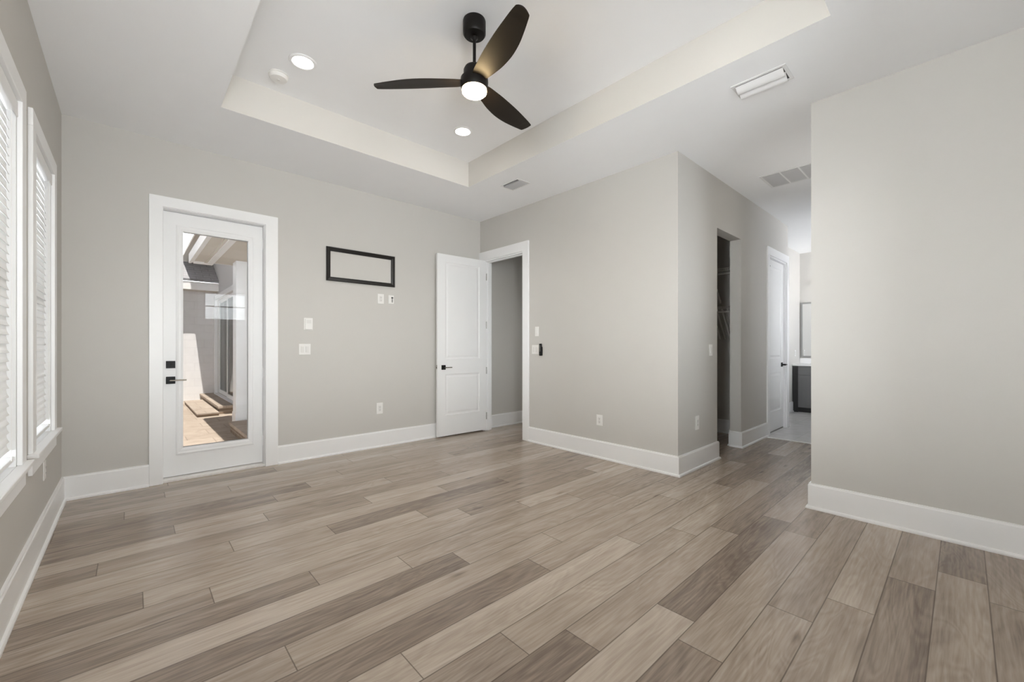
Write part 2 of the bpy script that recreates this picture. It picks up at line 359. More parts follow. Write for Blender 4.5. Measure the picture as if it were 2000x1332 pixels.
for k in range(-3, 29):
    y0, y1 = Y0 + k * W_, Y0 + (k + 1) * W_
    off = OFFS.get(k, rnd.uniform(0, L_))
    nmin = math.floor((-0.55 - off) / L_)
    for nn in range(nmin, nmin + 7):
        x0, x1 = off + nn * L_, off + (nn + 1) * L_
        a, b = max(x0, -0.55), min(x1, 6.30)
        tone = TONES.get((k, nn), min(.72, max(.2, rnd.gauss(.46, .14))))
        seed = rnd.random()
        if b - a < 1e-4: continue
        f = bm.faces.new([bm.verts.new(q) for q in ((a, y0, 0), (b, y0, 0), (b, y1, 0), (a, y1, 0))])
        for lp in f.loops: lp[uvl].uv = (lp.vert.co.x - x0, lp.vert.co.y - y0)
        f[tl] = tone; f[sl] = seed
me = bpy.data.meshes.new('floor'); bm.to_mesh(me); bm.free(); me.materials.append(M['floor'])
fl = bpy.data.objects.new('floor', me); S.collection.objects.link(fl); struct(fl, 'grey brown oak plank floor of the bedroom and hallway', 'floor')
struct(MB().box((6.30, -1.25, -0.05), (9.9, 2.4, 0.0)).build('floor_bathroom', M['tile']), 'pale marble tile floor of the bathroom', 'floor')
struct(MB().box((6.285, YE, 0.0), (6.33, YC, 0.006)).build('trim_1', M['trim']), 'pale strip where plank floor meets bathroom tile', 'trim')

# ------------------------------------------------------------------ shell: ceiling with tray
TX0, TX1, TY0, TY1 = 0.505, 2.866, 0.500, 3.865
mb = MB(); X0, X1, YY0, YY1 = -0.62, 9.92, -1.42, 5.04
for a, b, c, d in ((X0, TX0, YY0, YY1), (TX1, X1, YY0, YY1), (TX0, TX1, YY0, TY0), (TX0, TX1, TY1, YY1)): mb.face([(a, c, ZC), (b, c, ZC), (b, d, ZC), (a, d, ZC)])
q = [(TX0, TY0), (TX1, TY0), (TX1, TY1), (TX0, TY1)]
for i in range(4):
    a, b = q[i], q[(i + 1) % 4]; mb.face([(*a, ZC), (*b, ZC), (*b, ZT), (*a, ZT)])
mb.face([(*p, ZT) for p in q])
o = mb.build('ceiling', M['ceiling']); o.data.materials.append(M['tray_side'])
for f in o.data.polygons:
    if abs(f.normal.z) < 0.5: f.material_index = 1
struct(o, 'white ceiling with a recessed tray in its middle', 'ceiling')

# ------------------------------------------------------------------ shell: walls
WIN = {1: (2.33, 3.09), 2: (3.48, 4.24), 3: (0.03, 0.79)}      # openings in the left wall along y; the third is unseen, added for daylight
WZ0, WZ1 = 0.645, 2.41
DX0, DX1, DZ = 0.204, 1.006, 2.468                             # patio door opening
HY0, HY1, HZ = 3.912, 4.730, 2.478                             # bedroom door opening
CX0, CX1, CZ = 4.712, 5.431, 2.522                             # closet opening
BX0, BX1, BZ = 6.480, 7.300, 2.490                             # far hallway door
TR = [(1.065, 1.825, 1.76, 2.35), (2.29, 3.19, 0.55, 2.41), (-0.30, 0.60, 0.55, 2.41)]    # high window behind the camera, with two tall windows added for light
def wall(name, label, *parts):
    mb = MB()
    for p in parts: grid_wall(mb, *p)
    return struct(mb.build(name, M['wall']), label, 'wall')
wall('wall_left', 'greige wall with the two tall blind covered windows', ('x', XL - 0.20, XL, YR - 0.2, YA + 0.2, 0, ZC + 0.4, [(a, b, WZ0 - 0.02, WZ1) for a, b in WIN.values()]))
wall('wall_back', 'greige wall holding the glass patio door and empty black frame', ('y', YA, YA + 0.20, XL, 5.72, 0, ZC + 0.4, [(DX0 - 0.014, DX1 + 0.014, -0.01, DZ + 0.014)]))
wall('wall_right', 'greige wall with the open white bedroom door', ('x', XW, XW + 0.12, YC + 0.126, YA, 0, ZC + 0.4, [(HY0, HY1, -0.01, HZ)]))
wall('wall_hallway', 'greige hallway wall with closet opening and white door',
     ('y', YC, YC + 0.126, XW, BX0 - 0.0, 0, ZC + 0.4, [(CX0, CX1, -0.01, CZ)]),
     ('y', YC, YC + 0.371, BX0 - 0.0, 7.404, 0, ZC + 0.4, [(BX0, BX1, -0.01, BZ)]))
wall('wall_front', 'wide bare greige wall before the hallway mouth', ('x', XW, XW + 0.12, YR - 0.2, YE, 0, ZC + 0.4, []), ('y', YE - 0.12, YE, XW + 0.12, 6.32, 0, ZC + 0.4, []))
wall('wall_rear', 'greige wall behind the camera with its high window and two added ones', ('y', YR - 0.20, YR, XL, XW, 0, ZC + 0.4, TR))
wall('wall_closet', 'greige walls of the dim walk-in closet', ('x', 6.20, 6.30, YC + 0.126, 3.60, 0, ZC, []), ('y', 3.50, 3.60, XW + 0.12, 6.30, 0, ZC, []))
wall('wall_landing', 'greige wall seen through the open bedroom door', ('x', 5.60, 5.72, 3.60, YA, 0, ZC, [(3.75, 4.65, 0.4, 2.4)]))
wall('wall_bathroom', 'pale grey walls of the bathroom', ('y', 2.19, 2.31, 7.404, 9.87, 0, ZC, []), ('x', 9.75, 9.87, -1.2, 2.19, 0, ZC, []), ('y', -1.40, -1.20, 6.20, 9.87, 0, ZC, [(7.2, 8.9, 0.9, 2.4)]),
     ('x', 6.20, 6.32, -1.2, YE - 0.12, 0, ZC, []), ('y', 2.19, 2.31, 6.3, 7.404, 0, ZC, []))
rf = MB(); rf.prism([(-1.0, 5.03, 3.50), (-1.0, 5.03, 3.62), (-1.0, -0.6, 7.7), (-1.0, -1.25, 7.25), (-1.0, -1.25, 3.50)], (11.3, 0, 0)); struct(rf.build('roof', M['roof']), 'unseen roof over the bedroom, raised to block low sky', 'roof')  # unseen roof, ridge raised to keep low sky off the courtyard

# ------------------------------------------------------------------ baseboards
BP = [(0, 0), (0.031, 0), (0.031, 0.010), (0.027, 0.018), (0.017, 0.022), (0.017, 0.176), (0.013, 0.184), (0.013, 0.190), (0, 0.190)]
def baseboard(name, label, *paths):
    mb = MB()
    for path, side in paths: mb.sweep(path, BP, side)
    return struct(mb.build(name, M['trim']), label, 'baseboard')
baseboard('baseboard_left', 'white baseboard under the windows', ([(XL, YR), (XL, YA), (DX0 - 0.0935, YA)], -1))
baseboard('baseboard_back', 'white baseboard between patio door and bedroom door', ([(DX1 + 0.113, YA), (3.776, YA)], -1))
baseboard('baseboard_right', 'white baseboard wrapping the outside wall corner', ([(XW, HY0 - 0.112), (XW, YC), (CX0, YC), (CX0, YC + 0.126)], -1))
baseboard('baseboard_hallway', 'white baseboard between closet opening and far door', ([(CX1, YC + 0.126), (CX1, YC), (BX0 - 0.095, YC)], -1))
baseboard('baseboard_front', 'white baseboard along the wide bare wall', ([(6.28, YE), (XW, YE), (XW, YR)], -1))
baseboard('baseboard_rear', 'white baseboard behind the camera', ([(XW, YR), (XL, YR)], -1))
baseboard('baseboard_landing', 'white baseboard beyond the bedroom door', ([(XW + 0.12, YA), (5.60, YA)], -1))
baseboard('baseboard_closet', 'white baseboard inside the dim closet', ([(XW + 0.12, 3.50), (6.20, 3.50), (6.20, YC + 0.126), (CX1, YC + 0.126)], -1))
baseboard('baseboard_bathroom', 'white baseboard on the bathroom wall', ([(7.404, YC), (7.404, 2.19), (9.22, 2.19)], -1))

# ------------------------------------------------------------------ windows and blinds
BLIND_LABEL = {1: 'white slatted blind in the nearer window, cut by the picture edge', 2: 'white slatted blind in the farther window, beside the room corner'}
WIN_LABEL = {1: 'nearer white framed window with deep sill', 2: 'farther white framed window beside the room corner', 3: 'white framed window added for daylight, out of view beside the camera'}
for i, (a, b) in WIN.items():
    r = struct(empty(f'window_{i}', (XL, a, WZ0), world=True), WIN_LABEL[i], 'window')
    mb = MB(); t = 0.020
    mb.box((XL, a - 0.10, WZ0), (XL + t, a, WZ1)); mb.box((XL, b, WZ0), (XL + t, b + 0.10, WZ1)); mb.box((XL, a - 0.10, WZ1), (XL + t, b + 0.10, WZ1 + 0.095))
    mb.build('casing', M['trim'], r, bevel=0.003)
    MB().box((XL - 0.12, a + 0.001, WZ0 - 0.022), (XL, b - 0.001, WZ0)).box((XL, a - 0.13, WZ0 - 0.022), (XL + 0.045, b + 0.13, WZ0)).build('stool', M['trim'], r, bevel=0.004)
    MB().box((XL, a - 0.10, WZ0 - 0.118), (XL + 0.018, b + 0.10, WZ0 - 0.022)).build('apron', M['trim'], r, bevel=0.003)
    mb = MB(); x0, x1 = XL - 0.195, XL
    mb.box((x0, a, WZ0), (x1, a + 0.012, WZ1)); mb.box((x0, b - 0.012, WZ0), (x1, b, WZ1)); mb.box((x0, a + 0.012, WZ1 - 0.012), (x1, b - 0.012, WZ1))
    mb.build('jamb', M['reveal'], r)
    mb = MB(); xs0, xs1 = XL - 0.16, XL - 0.125; zm = (WZ0 + WZ1) / 2
    for z0, z1 in ((WZ0, WZ0 + 0.05), (zm - 0.02, zm + 0.02), (WZ1 - 0.06, WZ1 - 0.012)): mb.box((xs0, a + 0.012, z0), (xs1, b - 0.012, z1))
    mb.box((xs0, a + 0.012, WZ0), (xs1, a + 0.052, WZ1 - 0.012)); mb.box((xs0, b - 0.052, WZ0), (xs1, b - 0.012, WZ1 - 0.012))
    mb.build('sash', M['trim'], r, bevel=0.003)
    MB().box((XL - 0.145, a + 0.05, WZ0 + 0.04), (XL - 0.141, b - 0.05, WZ1 - 0.05)).build('glass', M['glass'], r)
    if i == 3: continue
    br_ = tag(empty('window_blind', (XL - 0.04, (a + b) / 2, WZ1 - 0.02), world=True), BLIND_LABEL[i], 'blind', 'white blinds in the two tall windows')
    xb = XL - 0.027
    MB().box((xb - 0.028, a + 0.014, WZ1 - 0.060), (xb + 0.028, b - 0.014, WZ1 - 0.013)).build('headrail', M['trim'], br_, bevel=0.002)
    MB().box((xb + 0.0285, a + 0.014, WZ1 - 0.085), (xb + 0.034, b - 0.014, WZ1 - 0.013)).build('valance', M['trim'], br_, bevel=0.002)
    mb = MB(); z = WZ1 - 0.088; ang = math.radians(80)
    while z > WZ0 + 0.075:
        pts = []
        for j in range(5):
            s_ = (j / 4 - 0.5) * 0.050; cv = 0.004 * (1 - (2 * j / 4 - 1) ** 2)
            dx, dz = s_ * math.cos(ang) - cv * math.sin(ang), -s_ * math.sin(ang) - cv * math.cos(ang)
            pts.append((dx, dz))
        th = 0.0028
        poly = [(xb + dx, a + 0.0135, z + dz) for dx, dz in pts] + [(xb + dx + th * math.sin(ang), a + 0.0135, z + dz + th * math.cos(ang)) for dx, dz in pts[::-1]]
        mb.prism(poly, (0, b - a - 0.027, 0)); z -= 0.0425
    mb.build('slats', M['blind'], br_)
    MB().box((xb - 0.024, a + 0.016, WZ0 + 0.030), (xb + 0.024, b - 0.016, WZ0 + 0.050)).build('bottom_rail', M['trim'], br_, bevel=0.003)
    mb = MB()
    for yy in (a + 0.14, b - 0.14): mb.tube((xb + 0.031, yy, WZ1 - 0.09), (xb + 0.031, yy, WZ0 + 0.052), 0.0012, 6)
    mb.build('ladder_cord', M['plate'], br_)
for i, (a, b, z0, z1) in enumerate(TR):
    r = struct(empty(f'window_{(4, 5, 7)[i]}', (a, YR, z0), world=True), ('high tinted window behind the camera', 'tall added daylight window behind the camera, toward the bare wall', 'tall added daylight window behind the camera, toward the left wall')[i], 'window')
    mb = MB()
    mb.box((a - 0.09, YR, z0 - 0.09), (a, YR + 0.018, z1 + 0.09)); mb.box((b, YR, z0 - 0.09), (b + 0.09, YR + 0.018, z1 + 0.09)); mb.box((a, YR, z1), (b, YR + 0.018, z1 + 0.09)); mb.box((a, YR, z0 - 0.09), (b, YR + 0.018, z0))
    mb.build('casing', M['trim'], r, bevel=0.003)
    mb = MB(); y0, y1 = YR - 0.14, YR - 0.10
    mb.box((a, y0, z0), (a + 0.035, y1, z1)); mb.box((b - 0.035, y0, z0), (b, y1, z1)); mb.box((a, y0, z0), (b, y1, z0 + 0.035)); mb.box((a, y0, z1 - 0.035), (b, y1, z1)); zm = (z0 + z1) / 2; mb.box((a, y0, zm - 0.01), (b, y1, zm + 0.01))
    mb.build('sash', M['trim'], r); MB().box((a, YR - 0.122, z0), (b, YR - 0.118, z1)).build('glass', M['glass'] if i == 2 else M['glass_tint'], r)
r = struct(empty('window_8', (5.6, 3.75, 0.4), world=True), 'tall window added to light the landing, out of view', 'window')  # unseen window added to bring daylight into the landing
mb = MB()
for a_, b_ in (((3.75, 0.4), (3.79, 2.4)), ((4.61, 0.4), (4.65, 2.4)), ((3.79, 0.4), (4.61, 0.44)), ((3.79, 2.36), (4.61, 2.4))): mb.box((5.64, a_[0], a_[1]), (5.68, b_[0], b_[1]))
mb.build('sash', M['trim'], r)
MB().box((5.658, 3.77, 0.42), (5.662, 4.63, 2.38)).build('glass', M['glass'], r)
r = struct(empty('window_6', (7.2, -1.2, 0.9), world=True), 'window added to light the bathroom, out of view round the corner', 'window')  # unseen window added to brighten the bathroom
mb = MB()
for a_, b_ in (((7.2, 0.9), (7.24, 2.4)), ((8.86, 0.9), (8.9, 2.4)), ((7.24, 0.9), (8.86, 0.94)), ((7.24, 2.36), (8.86, 2.4))): mb.box((a_[0], -1.34, a_[1]), (b_[0], -1.30, b_[1]))
mb.build('sash', M['trim'], r)
MB().box((7.22, -1.322, 0.92), (8.88, -1.318, 2.38)).build('glass', M['glass_bath_dim'], r)

# ------------------------------------------------------------------ doors
def ring(mb, x0, x1, z0, z1, w_, y0, y1):
    mb.box((x0, y0, z0), (x0 + w_, y1, z1)); mb.box((x1 - w_, y0, z0), (x1, y1, z1)); mb.box((x0 + w_, y0, z0), (x1 - w_, y1, z0 + w_)); mb.box((x0 + w_, y0, z1 - w_), (x1 - w_, y1, z1)); return mb
def panel_slab(w_, h, th, panels):
    """slab in local x 0..w, z 0..h, front at y=0 and back at y=th, with moulded raised panels on both faces"""
    mb = MB()
    xs = sorted({0, w_, *[p[0] for p in panels], *[p[1] for p in panels]}); zs = sorted({0, h, *[p[2] for p in panels], *[p[3] for p in panels]})
    for face, sg in ((0.0, 1), (th, -1)):
        for i in range(len(xs) - 1):
            for j in range(len(zs) - 1):
                ca, cz = (xs[i] + xs[i + 1]) / 2, (zs[j] + zs[j + 1]) / 2
                if not any(p[0] < ca < p[1] and p[2] < cz < p[3] for p in panels):
                    mb.face([(xs[i], face, zs[j]), (xs[i + 1], face, zs[j]), (xs[i + 1], face, zs[j + 1]), (xs[i], face, zs[j + 1])])
        for a, b, c, d in panels:
            loops = []
            for ins, dep in ((0, 0), (0.006, 0.006), (0.016, 0.009), (0.026, 0.009), (0.044, 0.0035), (0.050, 0.003)):
                y = face + sg * dep; loops.append([(a + ins, y, c + ins), (b - ins, y, c + ins), (b - ins, y, d - ins), (a + ins, y, d - ins)])
            for p, q in zip(loops, loops[1:]):
                for k in range(4): mb.face([p[k], p[(k + 1) % 4], q[(k + 1) % 4], q[k]])
            mb.face(loops[-1])
    for p in (((0, 0), (w_, 0)), ((w_, 0), (w_, h)), ((w_, h), (0, h)), ((0, h), (0, 0))):
        (a, b), (c, d) = p; mb.face([(a, 0, b), (c, 0, d), (c, th, d), (a, th, b)])
    bmesh.ops.remove_doubles(mb.bm, verts=mb.bm.verts, dist=1e-5)
    return mb
def lever(parent, x, z, front, direction, lever_mat, length=0.105, plate=0.062):
    """square rose with a thin lever, on a face that looks toward -y"""
    hd = MB().box((x - plate / 2, front - 0.010, z - plate / 2), (x + plate / 2, front, z + plate / 2)).build('handle', M['black'], parent, bevel=0.002)
    MB().lathe([(0, 0), (0.012, 0), (0.012, 0.045), (0, 0.045)], (x, front - 0.055, z), 20, 'y').build('spindle', M['black'], hd, smooth=True)
    MB().box((x - 0.010 if direction > 0 else x - length, front - 0.062, z - 0.006), (x + length if direction > 0 else x + 0.010, front - 0.050, z + 0.006)).build('lever', lever_mat, hd, bevel=0.003)
    return hd

# patio door: glazed slab in the back wall
d1 = struct(empty('door_1', (DX0, YA, 0), world=True), 'white full glass patio door with black square hardware', 'door')
mb = MB(); t = 0.020
mb.prism([(DX0 - 0.0935, YA - t, 0), (DX0, YA - t, 0), (DX0, YA - t, DZ), (DX1, YA - t, DZ), (DX1, YA - t, 0), (DX1 + 0.113, YA - t, 0), (DX1 + 0.113, YA - t, 2.562), (DX0 - 0.0935, YA - t, 2.562)], (0, t, 0))
mb.build('casing', M['trim'], d1, bevel=0.003)
mb = MB(); mb.box((DX0 - 0.014, YA - 0.002, 0), (DX0 + 0.004, YA + 0.20, DZ + 0.014)); mb.box((DX1 - 0.004, YA - 0.002, 0), (DX1 + 0.014, YA + 0.20, DZ + 0.014)); mb.box((DX0 + 0.004, YA - 0.002, DZ - 0.004), (DX1 - 0.004, YA + 0.20, DZ + 0.014))
mb.build('jamb', M['trim'], d1, bevel=0.002)
MB().box((DX0 + 0.004, YA + 0.005, 0.0), (DX1 - 0.004, YA + 0.21, 0.022)).build('threshold', M['plate'], d1, bevel=0.003)
FY = YA + 0.085; SX0, SX1, SZ0, SZ1 = DX0 + 0.007, DX1 - 0.007, 0.030, DZ - 0.008
GX0, GX1, GZ0, GZ1 = 0.352, 0.872, 0.285, 2.292
LX0, LX1, LZ0, LZ1 = 0.300, 0.922, 0.222, 2.345
mb = MB(); grid_wall(mb, 'y', FY, FY + 0.044, SX0, SX1, SZ0, SZ1, [(GX0, GX1, GZ0, GZ1)]); mb.build('slab', M['door'], d1, bevel=0.002)
mb = MB()
for yf, s_ in ((FY, -1), (FY + 0.044, 1)):
    prev = None
    for ins, dep in ((0.0, 0.0), (0.0, 0.009), (0.010, 0.013), (0.022, 0.010), (0.034, 0.010), (0.052, 0.004)):
        k = min(ins, 0.052); y = yf + s_ * dep
        q = [(LX0 + k, y, LZ0 + k * 63 / 52), (LX1 - k, y, LZ0 + k * 63 / 52), (LX1 - k, y, LZ1 - k), (LX0 + k, y, LZ1 - k)]
        if prev:
            for j in range(4): mb.face([prev[j], prev[(j + 1) % 4], q[(j + 1) % 4], q[j]])
        prev = q
mb.build('lite_frame', M['door'], d1)
MB().box((GX0 - 0.004, FY + 0.019, GZ0 - 0.004), (GX1 + 0.004, FY + 0.025, GZ1 + 0.004)).build('glass', M['glass'], d1)
db = MB().box((0.262 - 0.033, FY - 0.012, 1.058 - 0.033), (0.262 + 0.033, FY, 1.058 + 0.033)).build('deadbolt', M['black'], d1, bevel=0.002)
MB().box((0.262 - 0.004, FY - 0.030, 1.058 - 0.014), (0.262 + 0.004, FY - 0.012, 1.058 + 0.014)).build('thumb_turn', M['black'], db, bevel=0.002)
lever(d1, 0.262, 0.915, FY, 1, M['brass'], 0.112, 0.066)
mb = MB()
for z in (0.25, 0.95, 1.65, 2.28): mb.lathe([(0, -0.05), (0.006, -0.05), (0.006, 0.05), (0, 0.05)], (SX1 + 0.004, FY - 0.004, z), 12)
mb.build('hinges', M['trim'], d1, smooth=True)

PANELS = lambda w_: [(0.122, w_ - 0.122, 0.275, 0.832), (0.122, w_ - 0.122, 1.036, 2.352)]
# bedroom door, swung open against the back wall
d2 = struct(empty('door_2', (XW, HY1, 0), world=True), 'white two panel bedroom door standing open', 'door')
mb = MB(); t = 0.020
mb.prism([(XW - t, HY0 - 0.112, 0), (XW - t, HY0, 0), (XW - t, HY0, HZ), (XW - t, HY1, HZ), (XW - t, HY1, 0), (XW - t, YA, 0), (XW - t, YA, 2.602), (XW - t, HY0 - 0.112, 2.602)], (t, 0, 0))
mb.prism([(XW + 0.12, HY0 - 0.1, 0), (XW + 0.12, HY0, 0), (XW + 0.12, HY0, HZ), (XW + 0.12, HY1, HZ), (XW + 0.12, HY1, 0), (XW + 0.12, YA, 0), (XW + 0.12, YA, 2.60), (XW + 0.12, HY0 - 0.1, 2.60)], (t, 0, 0))
mb.build('casing', M['trim'], d2, bevel=0.003)
mb = MB(); mb.box((XW - 0.002, HY0, 0), (XW + 0.122, HY0 + 0.018, HZ)); mb.box((XW - 0.002, HY1 - 0.018, 0), (XW + 0.122, HY1, HZ)); mb.box((XW - 0.002, HY0 + 0.018, HZ - 0.018), (XW + 0.122, HY1 - 0.018, HZ))
mb.box((XW + 0.045, HY0 + 0.018, 0), (XW + 0.082, HY0 + 0.030, HZ - 0.018)); mb.box((XW + 0.045, HY1 - 0.030, 0), (XW + 0.082, HY1 - 0.018, HZ - 0.018)); mb.box((XW + 0.045, HY0 + 0.03, HZ - 0.03), (XW + 0.082, HY1 - 0.03, HZ - 0.018))
mb.build('jamb', M['trim'], d2, bevel=0.002)
w2 = 0.812
ax = bpy.data.objects.new('slab', None)
ang = math.atan2(0.034, 0.818)
slab_m = panel_slab(w2, 2.455, 0.035, PANELS(w2))
# local x runs from the free edge to the hinge
R = Matrix.Translation((XW + 0.017 - w2 * math.cos(ang), 4.703 + w2 * math.sin(ang), 0.018)) @ Matrix.Rotation(-ang, 4, 'Z')
bpy.data.objects.remove(ax)
slab = slab_m.build('slab', M['door'], d2, bevel=0.0015, rot=R)
def rot_lever(x, z, direction):
    p = (R @ Vector((x, 0, z)))
    pl = MB().box((x - 0.031, -0.010, z - 0.031), (x + 0.031, 0, z + 0.031)).build('handle', M['black'], d2, bevel=0.002, rot=R)
    MB().lathe([(0, 0), (0.012, 0), (0.012, 0.045), (0, 0.045)], (x, -0.055, z), 20, 'y').build('spindle', M['black'], pl, smooth=True, rot=R)
    MB().box((x - 0.010, -0.060, z - 0.006), (x + 0.105, -0.050, z + 0.006)).build('lever', M['brass'], pl, bevel=0.003, rot=R)
rot_lever(0.092, 0.926, 1)
MB().box((-0.0015, 0.006, 0.905), (0.001, 0.030, 0.960)).build('latch_plate', M['steel'], d2, rot=R)
MB().box((-0.006, 0.013, 0.921), (-0.0012, 0.023, 0.935)).build('latch_bolt', M['black'], d2, rot=R)
for z in (0.20, 0.86, 1.52, 2.22):
    MB().lathe([(0, -0.05), (0.007, -0.05), (0.007, 0.05), (0, 0.05)], (w2 - 0.002, -0.006, z), 12).build('hinge', M['steel'], d2, smooth=True, rot=R)

# far hallway door, shut
d3 = struct(empty('door_3', (BX0, YC, 0), world=True), 'white two panel door at the far end of the hallway', 'door')
mb = MB()
mb.prism([(BX0 - 0.095, YC - t, 0), (BX0, YC - t, 0), (BX0, YC - t, BZ), (BX1, YC - t, BZ), (BX1, YC - t, 0), (BX1 + 0.104, YC - t, 0), (BX1 + 0.104, YC - t, 2.60), (BX0 - 0.095, YC - t, 2.60)], (0, t, 0))
mb.build('casing', M['trim'], d3, bevel=0.003)
mb = MB(); mb.box((BX0, YC - 0.002, 0), (BX0 + 0.018, YC + 0.12, BZ)); mb.box((BX1 - 0.018, YC - 0.002, 0), (BX1, YC + 0.12, BZ)); mb.box((BX0 + 0.018, YC - 0.002, BZ - 0.018), (BX1 - 0.018, YC + 0.12, BZ)); mb.build('jamb', M['trim'], d3, bevel=0.002)
w3 = BX1 - BX0 - 0.042
panel_slab(w3, 2.445, 0.035, PANELS(w3)).build('slab', M['door'], d3, bevel=0.0015, rot=Matrix.Translation((BX0 + 0.021, YC + 0.028, 0.018)))
lever(d3, BX1 - 0.105, 0.955, YC + 0.028, 1, M['black'], 0.055, 0.062)
for z in (0.22, 0.93, 1.55, 2.25):
    MB().lathe([(0, -0.05), (0.007, -0.05), (0.007, 0.05), (0, 0.05)], (BX0 + 0.020, YC + 0.020, z), 12).build('hinge', M['steel'], d3, smooth=True)
MB().box((BX0 + 0.03, YC + 0.004, 2.345), (BX0 + 0.10, YC + 0.028, 2.360)).build('door_stop', M['black'], d3, bevel=0.002)
MB().box((BX0 + 0.018, YC + 0.03, 0.0), (BX1 - 0.018, YC + 0.07, 0.012)).build('threshold', M['greyslot'], d3)

# ------------------------------------------------------------------ ceiling fan
FX, FY_ = 1.649, 2.160
fan = tag(empty('ceiling_fan', (FX, FY_, ZT), world=True), 'black three blade ceiling fan with a lit round lens', 'ceiling fan')
c = (FX, FY_, 0)
MB().lathe([(0, ZT), (0.072, ZT), (0.074, ZT - 0.006), (0.074, ZT - 0.085), (0.066, ZT - 0.096), (0.030, ZT - 0.100), (0, ZT - 0.100)], c).build('canopy', M['fan'], fan, smooth=True)
MB().lathe([(0, ZT - 0.095), (0.022, ZT - 0.095), (0.026, ZT - 0.112), (0.013, ZT - 0.122), (0.0105, ZT - 0.13), (0.0105, 3.055), (0.018, 3.05), (0.020, 3.035), (0, 3.035)], c, 24).build('downrod', M['fan'], fan, smooth=True)
MB().lathe([(0, 3.050), (0.046, 3.048), (0.062, 3.040), (0.070, 3.024), (0.071, 2.972), (0.0, 2.972)], c).build('motor_housing', M['fan'], fan, smooth=True)
MB().lathe([(0, 2.974), (0.080, 2.974), (0.089, 2.968), (0.0905, 2.950), (0.087, 2.912), (0.082, 2.900), (0.060, 2.899), (0, 2.899)], c).build('hub', M['fan'], fan, smooth=True)
MB().lathe([(0, 2.900), (0.079, 2.900), (0.0805, 2.894), (0.079, 2.882), (0.073, 2.875), (0.05, 2.871), (0, 2.870)], c).build('light_lens', M['lens'], fan, smooth=True)
OUT = [(0.060, -0.042, 0.046), (0.090, -0.046, 0.052), (0.120, -0.050, 0.060), (0.180, -0.053, 0.073), (0.260, -0.056, 0.087), (0.360, -0.057, 0.094), (0.460, -0.055, 0.087), (0.550, -0.050, 0.070), (0.610, -0.046, 0.056), (0.645, -0.041, 0.047), (0.654, -0.0385, 0.043)]
def spline(P, t):
    k = min(int(t), len(P) - 2); f = t - k
    a, b, c, d = P[max(k - 1, 0)], P[k], P[k + 1], P[min(k + 2, len(P) - 1)]
    return tuple(0.5 * (2 * b[i] + (c[i] - a[i]) * f + (2 * a[i] - 5 * b[i] + 4 * c[i] - d[i]) * f * f + (3 * b[i] - a[i] - 3 * c[i] + d[i]) * f ** 3) for i in range(3))
OUT = [spline(OUT, i / 4) for i in range(4 * (len(OUT) - 1))] + [OUT[-1]]
for angd in (134.0, -105.5, 14.3):
    mb = MB(); NS = 8; top = []; bot = []
    for r_, s0, s1 in OUT:
        tw = 0.21 * min(1.0, 0.55 + r_ * 2.0); rt, rb = [], []
        for j in range(NS + 1):
            q = j / NS; s_ = s0 + (s1 - s0) * q
            thick = 0.0065 * math.sqrt(max(0.02, 1 - (2 * q - 1) ** 2)) * (1.0 if r_ < 0.6 else 0.7)
            z = 2.946 - s_ * tw + 0.006 * (1 - (2 * q - 1) ** 2)
            rr = r_ + (0.010 * math.sin(q * PI) + 0.008 * (1 - q)) * max(0.0, (r_ - 0.60) / 0.054); rt.append(mb.bm.verts.new((rr, s_, z + thick))); rb.append(mb.bm.verts.new((rr, s_, z - thick)))
        top.append(rt); bot.append(rb)
    for i in range(len(OUT) - 1):
        for j in range(NS):
            mb.bm.faces.new((top[i][j], top[i + 1][j], top[i + 1][j + 1], top[i][j + 1])); mb.bm.faces.new((bot[i][j], bot[i][j + 1], bot[i + 1][j + 1], bot[i + 1][j]))
        mb.bm.faces.new((top[i][0], bot[i][0], bot[i + 1][0], top[i + 1][0])); mb.bm.faces.new((top[i][NS], top[i + 1][NS], bot[i + 1][NS], bot[i][NS]))
    for i in (0, len(OUT) - 1): mb.bm.faces.new(top[i] + bot[i][::-1])
    R_ = Matrix.Translation((FX, FY_, 0)) @ Matrix.Rotation(math.radians(angd), 4, 'Z')
    b_ = mb.build('blade', M['blade'], fan, smooth=True, rot=R_)

# ------------------------------------------------------------------ ceiling fixtures
for (x, y), lab in (((0.942, 3.337), 'round lit downlight in the tray beside the smoke detector'), ((2.409, 3.342), 'round lit downlight in the tray near the far inner corner'), ((0.942, 1.020), 'round lit downlight nearest the windows, out of view'), ((2.409, 1.020), 'round lit downlight nearest the bare wall, out of view')):
    r = tag(empty('recessed_light', (x, y, ZT), world=True), lab, 'ceiling light', 'recessed downlights in the tray ceiling')
    MB().lathe([(0.072, ZT), (0.095, ZT), (0.095, ZT - 0.003), (0.088, ZT - 0.008), (0.078, ZT - 0.009), (0.072, ZT - 0.006)], (x, y, 0)).build('trim_ring', M['trim'], r, smooth=True)
    MB().lathe([(0, ZT - 0.0005), (0.074, ZT - 0.0005), (0.074, ZT - 0.004), (0, ZT - 0.005)], (x, y, 0)).build('lens', M['lamp'], r, smooth=True)
    ld = bpy.data.lights.new('downlight_beam', 'SPOT'); ld.energy = 30.0; ld.spot_size = math.radians(122); ld.spot_blend = 0.7; ld.shadow_soft_size = 0.06; ld.color = (1.0, 0.985, 0.965)
    lo = bpy.data.objects.new('downlight_beam', ld); S.collection.objects.link(lo); lo.parent = r; lo.location = (0, 0, -0.02)
r = tag(empty('smoke_detector', (0.845, 3.622, ZT), world=True), 'white round smoke detector in the tray near its edge', 'smoke detector')
